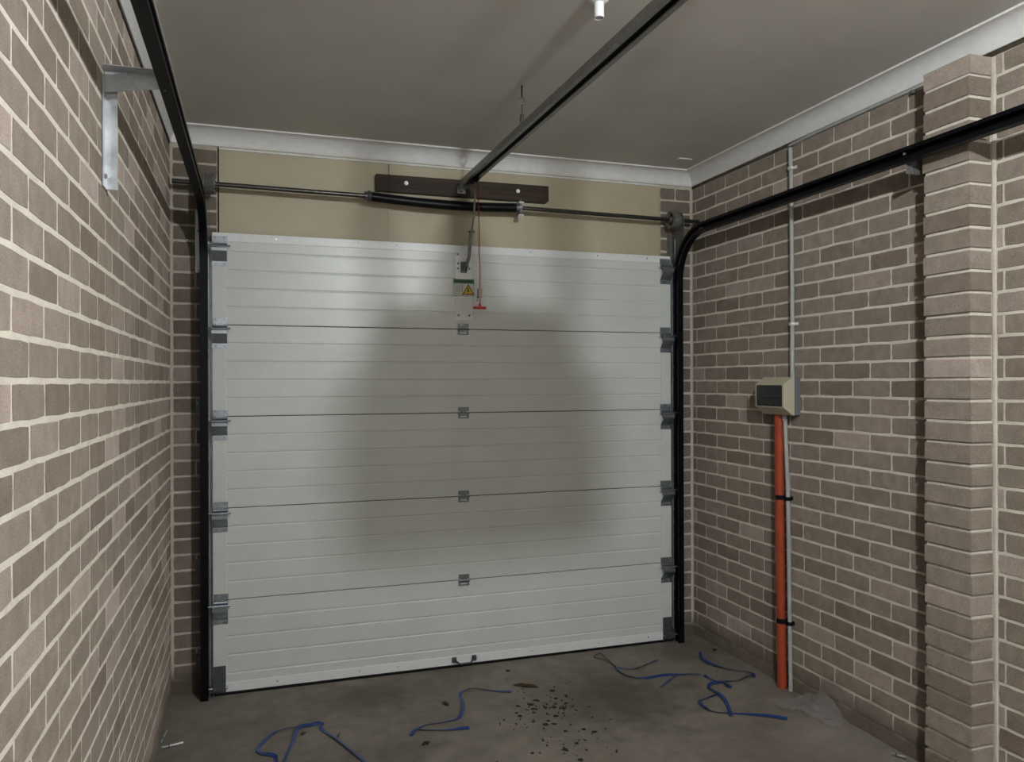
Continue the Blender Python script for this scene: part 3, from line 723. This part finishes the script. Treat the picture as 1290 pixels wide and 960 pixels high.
build('pipe', MB().tube([(W-0.022, -0.992, 1.515), (W-0.020, -0.994, 1.46), (W-0.018, -1.012, 1.10), (W-0.018, -1.020, 0.6), (W-0.018, -1.030, 0.0)], 0.0115, 12), 'grey_pvc', gl, smooth=50)
build('end_fitting', MB().tube([(W-0.022, -0.992, 1.515), (W-0.022, -0.993, 1.480)], 0.0155, 12), 'grey_pvc', gl, smooth=50)
for z, n_ in ((1.055, 0), (0.372, 1)):
    yo, yg = -0.967 - 0.006*n_, -1.014-0.010*n_
    cl = MB().tube([(W-0.032, yo, z+0.012), (W-0.032, yo, z-0.012)], 0.0285, 18); cl.box(W-0.006, W-0.0025, yg-0.022, yo+0.034, z-0.010, z+0.010)
    build('clamp', cl, 'black_rubber', oc, smooth=40)
    c2_ = MB().tube([(W-0.018, yg, z-0.004+0.010), (W-0.018, yg, z-0.004-0.010)], 0.0145, 12); c2_.box(W-0.022, W-0.014, yg, yg-0.018, z-0.012, z+0.004)
    build('clamp', c2_, 'black_rubber', gl, smooth=40)
gu = empty('grey_conduit', (W-0.014, -1.046, 1.72), 'slim grey conduit running from the cornice down to the switch box', 'conduit', 'grey conduits')
pth = [(W-0.016, -1.050, 1.720), (W-0.015, -1.051, 2.2), (W-0.014, -1.044, 2.80), (W-0.014, -1.040, 2.975)]
build('pipe', MB().tube(pth, 0.0115, 12), 'grey_pvc', gu, smooth=50)
build('cable_run', MB().tube([(W-0.012, -1.030, 2.990), (W-0.012, -1.2, 2.996), (W-0.012, -1.6, 2.997), (W-0.012, -1.98, 2.996)], 0.0085, 8), 'grey_pvc', gu, smooth=50)
for p in ((-1.046, 2.862), (-1.052, 2.010)):
    sd = MB().box(W-0.0285, W-0.026, p[0]-0.012, p[0]+0.012, p[1]-0.008, p[1]+0.008, 0.001).box(W-0.0065, W-0.002, p[0]-0.034, p[0]-0.011, p[1]-0.008, p[1]+0.008, 0.001)
    sd.box(W-0.028, W-0.004, p[0]-0.014, p[0]-0.011, p[1]-0.008, p[1]+0.008, 0.0005)
    sd.lathe((W-0.0065, p[0]-0.024, p[1]), (-1, 0, 0), [(0, .005), (.004, .005), (.005, 0)], 8)
    build('saddle', sd, 'screw_white', gu)
build('saddle', MB().box(W-0.026, W-0.002, -1.885, -1.868, 2.975, 2.990, 0.002), 'drum_cast', gu)

# ================================================================== THINGS ON THE FLOOR
def smooth_path(P, sub=5):
    out = []
    n = len(P)
    for i in range(n-1):
        p0, p1, p2, p3 = (Vector(P[max(i-1, 0)]), Vector(P[i]), Vector(P[i+1]), Vector(P[min(i+2, n-1)]))
        for k in range(sub):
            u = k/sub; out.append(0.5*((2*p1) + (p2-p0)*u + (2*p0-5*p1+4*p2-p3)*u*u + (3*p1-p0-3*p2+p3)*u**3))
    out.append(Vector(P[-1])); return out
def ribbon(mb, pts, w=0.019, th=0.0009, z0=0.0, lift=0.006, seed=1, tw=0.4):
    """flat plastic strap lying on the floor, rolling slightly onto its edge"""
    rg = random.Random(seed); a1, a2 = rg.uniform(0, 6), rg.uniform(0, 6)
    P = smooth_path([(x, y, 0) for x, y in pts]); n = len(P); v = []
    for i, p in enumerate(P):
        d = (P[min(i+1, n-1)] - P[max(i-1, 0)]).normalized(); s_ = Vector((-d.y, d.x, 0))
        roll = tw*math.sin(a1 + i*0.23); h = z0 + lift*(0.5+0.5*math.sin(a2 + i*0.31)) + abs(math.sin(roll))*w/2 + 0.001
        c_ = Vector((p.x, p.y, h)); e = s_*math.cos(roll) + Vector((0, 0, math.sin(roll))); nn = d.cross(e)
        for a, b in ((-1, -1), (1, -1), (1, 1), (-1, 1)): v.append(c_ + e*(a*w/2) + nn*(b*th/2))
    f = [(i*4+k, i*4+(k+1) % 4, (i+1)*4+(k+1) % 4, (i+1)*4+k) for i in range(n-1) for k in range(4)]
    f += [(0, 1, 2, 3), tuple((n-1)*4+k for k in range(4))]
    return mb.add(v, f)
G = 'blue plastic straps on the floor'
def strap(label, paths, seed, base=None):
    mb = MB()
    for i, (pp, z0) in enumerate(paths): ribbon(mb, pp, z0=z0, seed=seed+i)
    o = build('plastic_strap', mb, 'strap_blue'); tag(o, label, 'strap', G); return o
strap('blue plastic strap curled into an open loop near the left side of the floor', [
    ([(0.523, -1.02), (0.523, -0.95), (0.516, -0.911), (0.461, -0.869), (0.446, -0.822), (0.48, -0.729), (0.521, -0.665), (0.576, -0.640), (0.637, -0.640), (0.688, -0.634), (0.722, -0.627), (0.751, -0.648)], 0.0),
    ([(0.735, -0.640), (0.699, -0.637), (0.636, -0.664), (0.602, -0.808), (0.572, -0.918), (0.54, -1.03)], 0.003),
    ([(0.755, -0.640), (0.742, -0.693), (0.795, -0.822), (0.854, -0.978), (0.925, -1.16)], 0.0)], 11)
strap('blue plastic strap bent in a zigzag on the floor below the door handle', [
    ([(1.763, -0.561), (1.665, -0.511), (1.572, -0.449), (1.495, -0.49), (1.477, -0.611), (1.448, -0.718), (1.405, -0.795), (1.314, -0.81), (1.239, -0.811), (1.185, -0.844), (1.145, -0.911)], 0.0),
    ([(1.187, -0.85), (1.26, -0.886), (1.364, -0.911), (1.429, -0.921)], 0.0)], 23)
strap('blue plastic strap with side branches lying nearest the garage door', [
    ([(2.757, -0.379), (2.65, -0.437), (2.547, -0.467), (2.471, -0.413), (2.455, -0.51), (2.488, -0.583), (2.564, -0.619), (2.664, -0.613), (2.759, -0.635), (2.877, -0.675)], 0.0),
    ([(2.732, -0.644), (2.644, -0.705), (2.572, -0.759)], 0.0)], 31)
strap('tangled blue plastic strap curling close to the orange conduit', [
    ([(3.075, -0.350), (3.02, -0.46), (3.016, -0.561), (3.068, -0.655), (3.160, -0.734), (3.150, -0.800), (3.118, -0.796), (3.025, -0.834), (2.941, -0.814), (2.863, -0.818), (2.806, -0.873), (2.811, -0.947), (2.792, -1.055), (2.717, -1.218)], 0.006),
    ([(2.890, -0.690), (2.901, -0.759), (2.931, -0.828), (2.935, -0.887), (2.915, -0.865)], 0.0)], 43)
strap('blue plastic strap with a sharp fold pointing to the plastic film', [
    ([(2.795, -0.952), (2.722, -0.974), (2.663, -1.007), (2.652, -1.085), (2.665, -1.134), (2.75, -1.177), (2.873, -1.254), (2.963, -1.335)], 0.0)], 57)
wl_ = [(2.470, -0.400, .004), (2.466, -0.272, .010), (2.474, -0.170, .006), (2.415, -0.205, .003), (2.430, -0.245, .004), (2.458, -0.313, .008), (2.464, -0.405, .003)]
wr_ = build('wire_loop', MB().tube(smooth_path(wl_), 0.0022, 6), 'wire_dark', smooth=True); tag(wr_, 'thin dark wire loop on the floor near the door', 'wire')

# crumpled clear plastic film by the wall
def film():
    rg = random.Random(5); nx, ny = 22, 30; mb = MB(); idx = {}
    import mathutils
    out = [(3.010, -1.085), (3.000, -1.19), (3.010, -1.28), (3.075, -1.315), (3.085, -1.42), (3.095, -1.50), (3.130, -1.515), (3.190, -1.49), (3.232, -1.48), (3.232, -1.12), (3.200, -1.15), (3.150, -1.13), (3.08, -1.12)]
    def inside(x, y):
        c_ = False; n = len(out)
        for i in range(n):
            (xa, ya), (xb_, yb_) = out[i], out[(i+1) % n]
            if (ya > y) != (yb_ > y) and x < (xb_-xa)*(y-ya)/(yb_-ya)+xa: c_ = not c_
        return c_
    for i in range(nx+1):
        for j in range(ny+1):
            x = 2.99+0.245*i/nx; y = -1.53+0.46*j/ny
            if inside(x, y):
                nz = mathutils.noise.noise((x*11, y*11, 3.1)); n2q = mathutils.noise.noise((x*34, y*30, 8.2))
                wallup = max(0.0, (x-3.15)/0.085)
                ridge = math.exp(-((y+1.27)/0.03)**2)*0.018
                h = 0.004 + 0.034*abs(nz) + 0.018*abs(n2q) + ridge + 0.075*wallup**1.6*math.exp(-((y+1.30)/0.10)**2)
                idx[i, j] = len(mb.v); mb.v.append(Vector((x, y, h)))
    for i in range(nx):
        for j in range(ny):
            q = [(i, j), (i+1, j), (i+1, j+1), (i, j+1)]
            if all(k in idx for k in q): mb.f.append(tuple(idx[k] for k in q))
    return mb
pf = build('plastic_film', film(), 'clear_film', smooth=True); tag(pf, 'crumpled clear plastic film on the floor against the right wall', 'plastic film')
# dropped fixings
def fixing(name, a, b, r, label, group=None):
    a = Vector(a); b = Vector(b); d = (b-a); L = d.length
    t_ = empty(name, a, label, 'bolt', group)
    build('shank', MB().lathe(a, d, [(0, r*0.6), (.004, r), (L*0.6, r), (L*0.62, r*1.05), (L, r*1.05)], 10), 'galvanised', t_, smooth=40)
    build('head', MB().lathe(a, d, [(L*0.30, r*1.7), (L*0.36, r*1.7)], 6), 'dark_zinc', t_)
fixing('anchor_bolt', (0.022, -0.668, 0.008), (0.112, -0.640, 0.0065), 0.0052, 'silver anchor bolt lying flat by the left wall', 'dropped bolts')
fixing('anchor_bolt', (0.012, -0.600, 0.0045), (0.028, -0.505, 0.018), 0.0034, 'thin dark bolt lying just behind the silver anchor bolt', 'dropped bolts')
fixing('anchor_bolt', (3.178, -1.785, 0.006), (3.200, -1.850, 0.014), 0.0052, 'short silver bolt on the floor at the foot of the pier', 'dropped bolts')
# leaves
def leaf(cx, cy, L, w, ang, label, mat='leaf_brown'):
    mb = MB(); P = []
    for k in range(9):
        u = k/8; P.append((u-0.5, math.sin(PI*u)**0.7))
    v = []; f = []
    for u, ww in P:
        for s_ in (-1, 0, 1):
            x, y = u*L, s_*ww*w/2
            v.append((cx + x*math.cos(ang)-y*math.sin(ang), cy + x*math.sin(ang)+y*math.cos(ang), 0.003 + 0.006*abs(s_)*ww + 0.004*math.sin(u*7+L*100)**2))
    for k in range(8):
        for s_ in (0, 1): f.append((k*3+s_, k*3+s_+1, (k+1)*3+s_+1, (k+1)*3+s_))
    v2 = [(a, b, c-0.0012) for a, b, c in v]; n = len(v)
    mb.add(v, f); mb.add(v2, [q[::-1] for q in f])
    o = build('dry_leaf', mb, mat, smooth=True, recalc=False); tag(o, label, 'leaf', 'dry leaves on the floor')
leaf(1.195, -1.012, 0.050, 0.024, 0.4, 'crumpled black leaf on the floor below the zigzag strap', 'wire_dark')
leaf(1.385, -0.602, 0.060, 0.020, -1.2, 'small curled brown leaf left of the zigzag strap')
leaf(1.865, -0.508, 0.155, 0.040, -0.6, 'long brown leaf on the floor right of the zigzag strap')
leaf(0.654, -0.725, 0.040, 0.018, 0.9, 'tiny reddish brown leaf inside the looped strap')
leaf(3.185, -0.345, 0.040, 0.018, 0.2, 'small dark leaf in the corner beside the right wall', 'wire_dark')
leaf(0.815, -0.800, 0.075, 0.008, 1.2, 'thin dark twig lying beside the looped strap', 'wire_dark')
mb = MB(); rg = random.Random(21)
for k in range(130):
    a = rg.gauss(0, 1); b = rg.gauss(0, 1)
    cx, cy = 1.80+0.13*a+0.03*b, -1.02+0.26*b
    if rg.random() < 0.25: cx, cy = 1.92+0.07*a, -0.80+0.05*b
    cx = max(cx, 1.46 if cy < -0.74 else 1.80)
    r = rg.uniform(0.003, 0.008) if rg.random() < 0.6 else rg.uniform(0.009, 0.021); n = rg.choice((5, 6, 7)); a0 = rg.uniform(0, 6)
    el = rg.uniform(0.4, 1.0); ro = rg.uniform(0, PI)
    v = []
    for j in range(n):
        an = a0 + 2*PI*j/n; rr = r*rg.uniform(0.55, 1.1); x, y = rr*math.cos(an), rr*el*math.sin(an)
        v.append((cx + x*math.cos(ro)-y*math.sin(ro), cy + x*math.sin(ro)+y*math.cos(ro), rg.uniform(.0015, .005)))
    v2 = [(x, y, 0.0002) for x, y, z in v]
    mb.add(v + v2, [tuple(range(n))] + [(j, (j+1) % n, n+(j+1) % n, n+j) for j in range(n)])
lt = build('leaf_litter', mb, 'leaf_olive'); tag(lt, 'scattered crumbs of dead leaves and dirt on the concrete', 'leaf litter', kind='stuff')
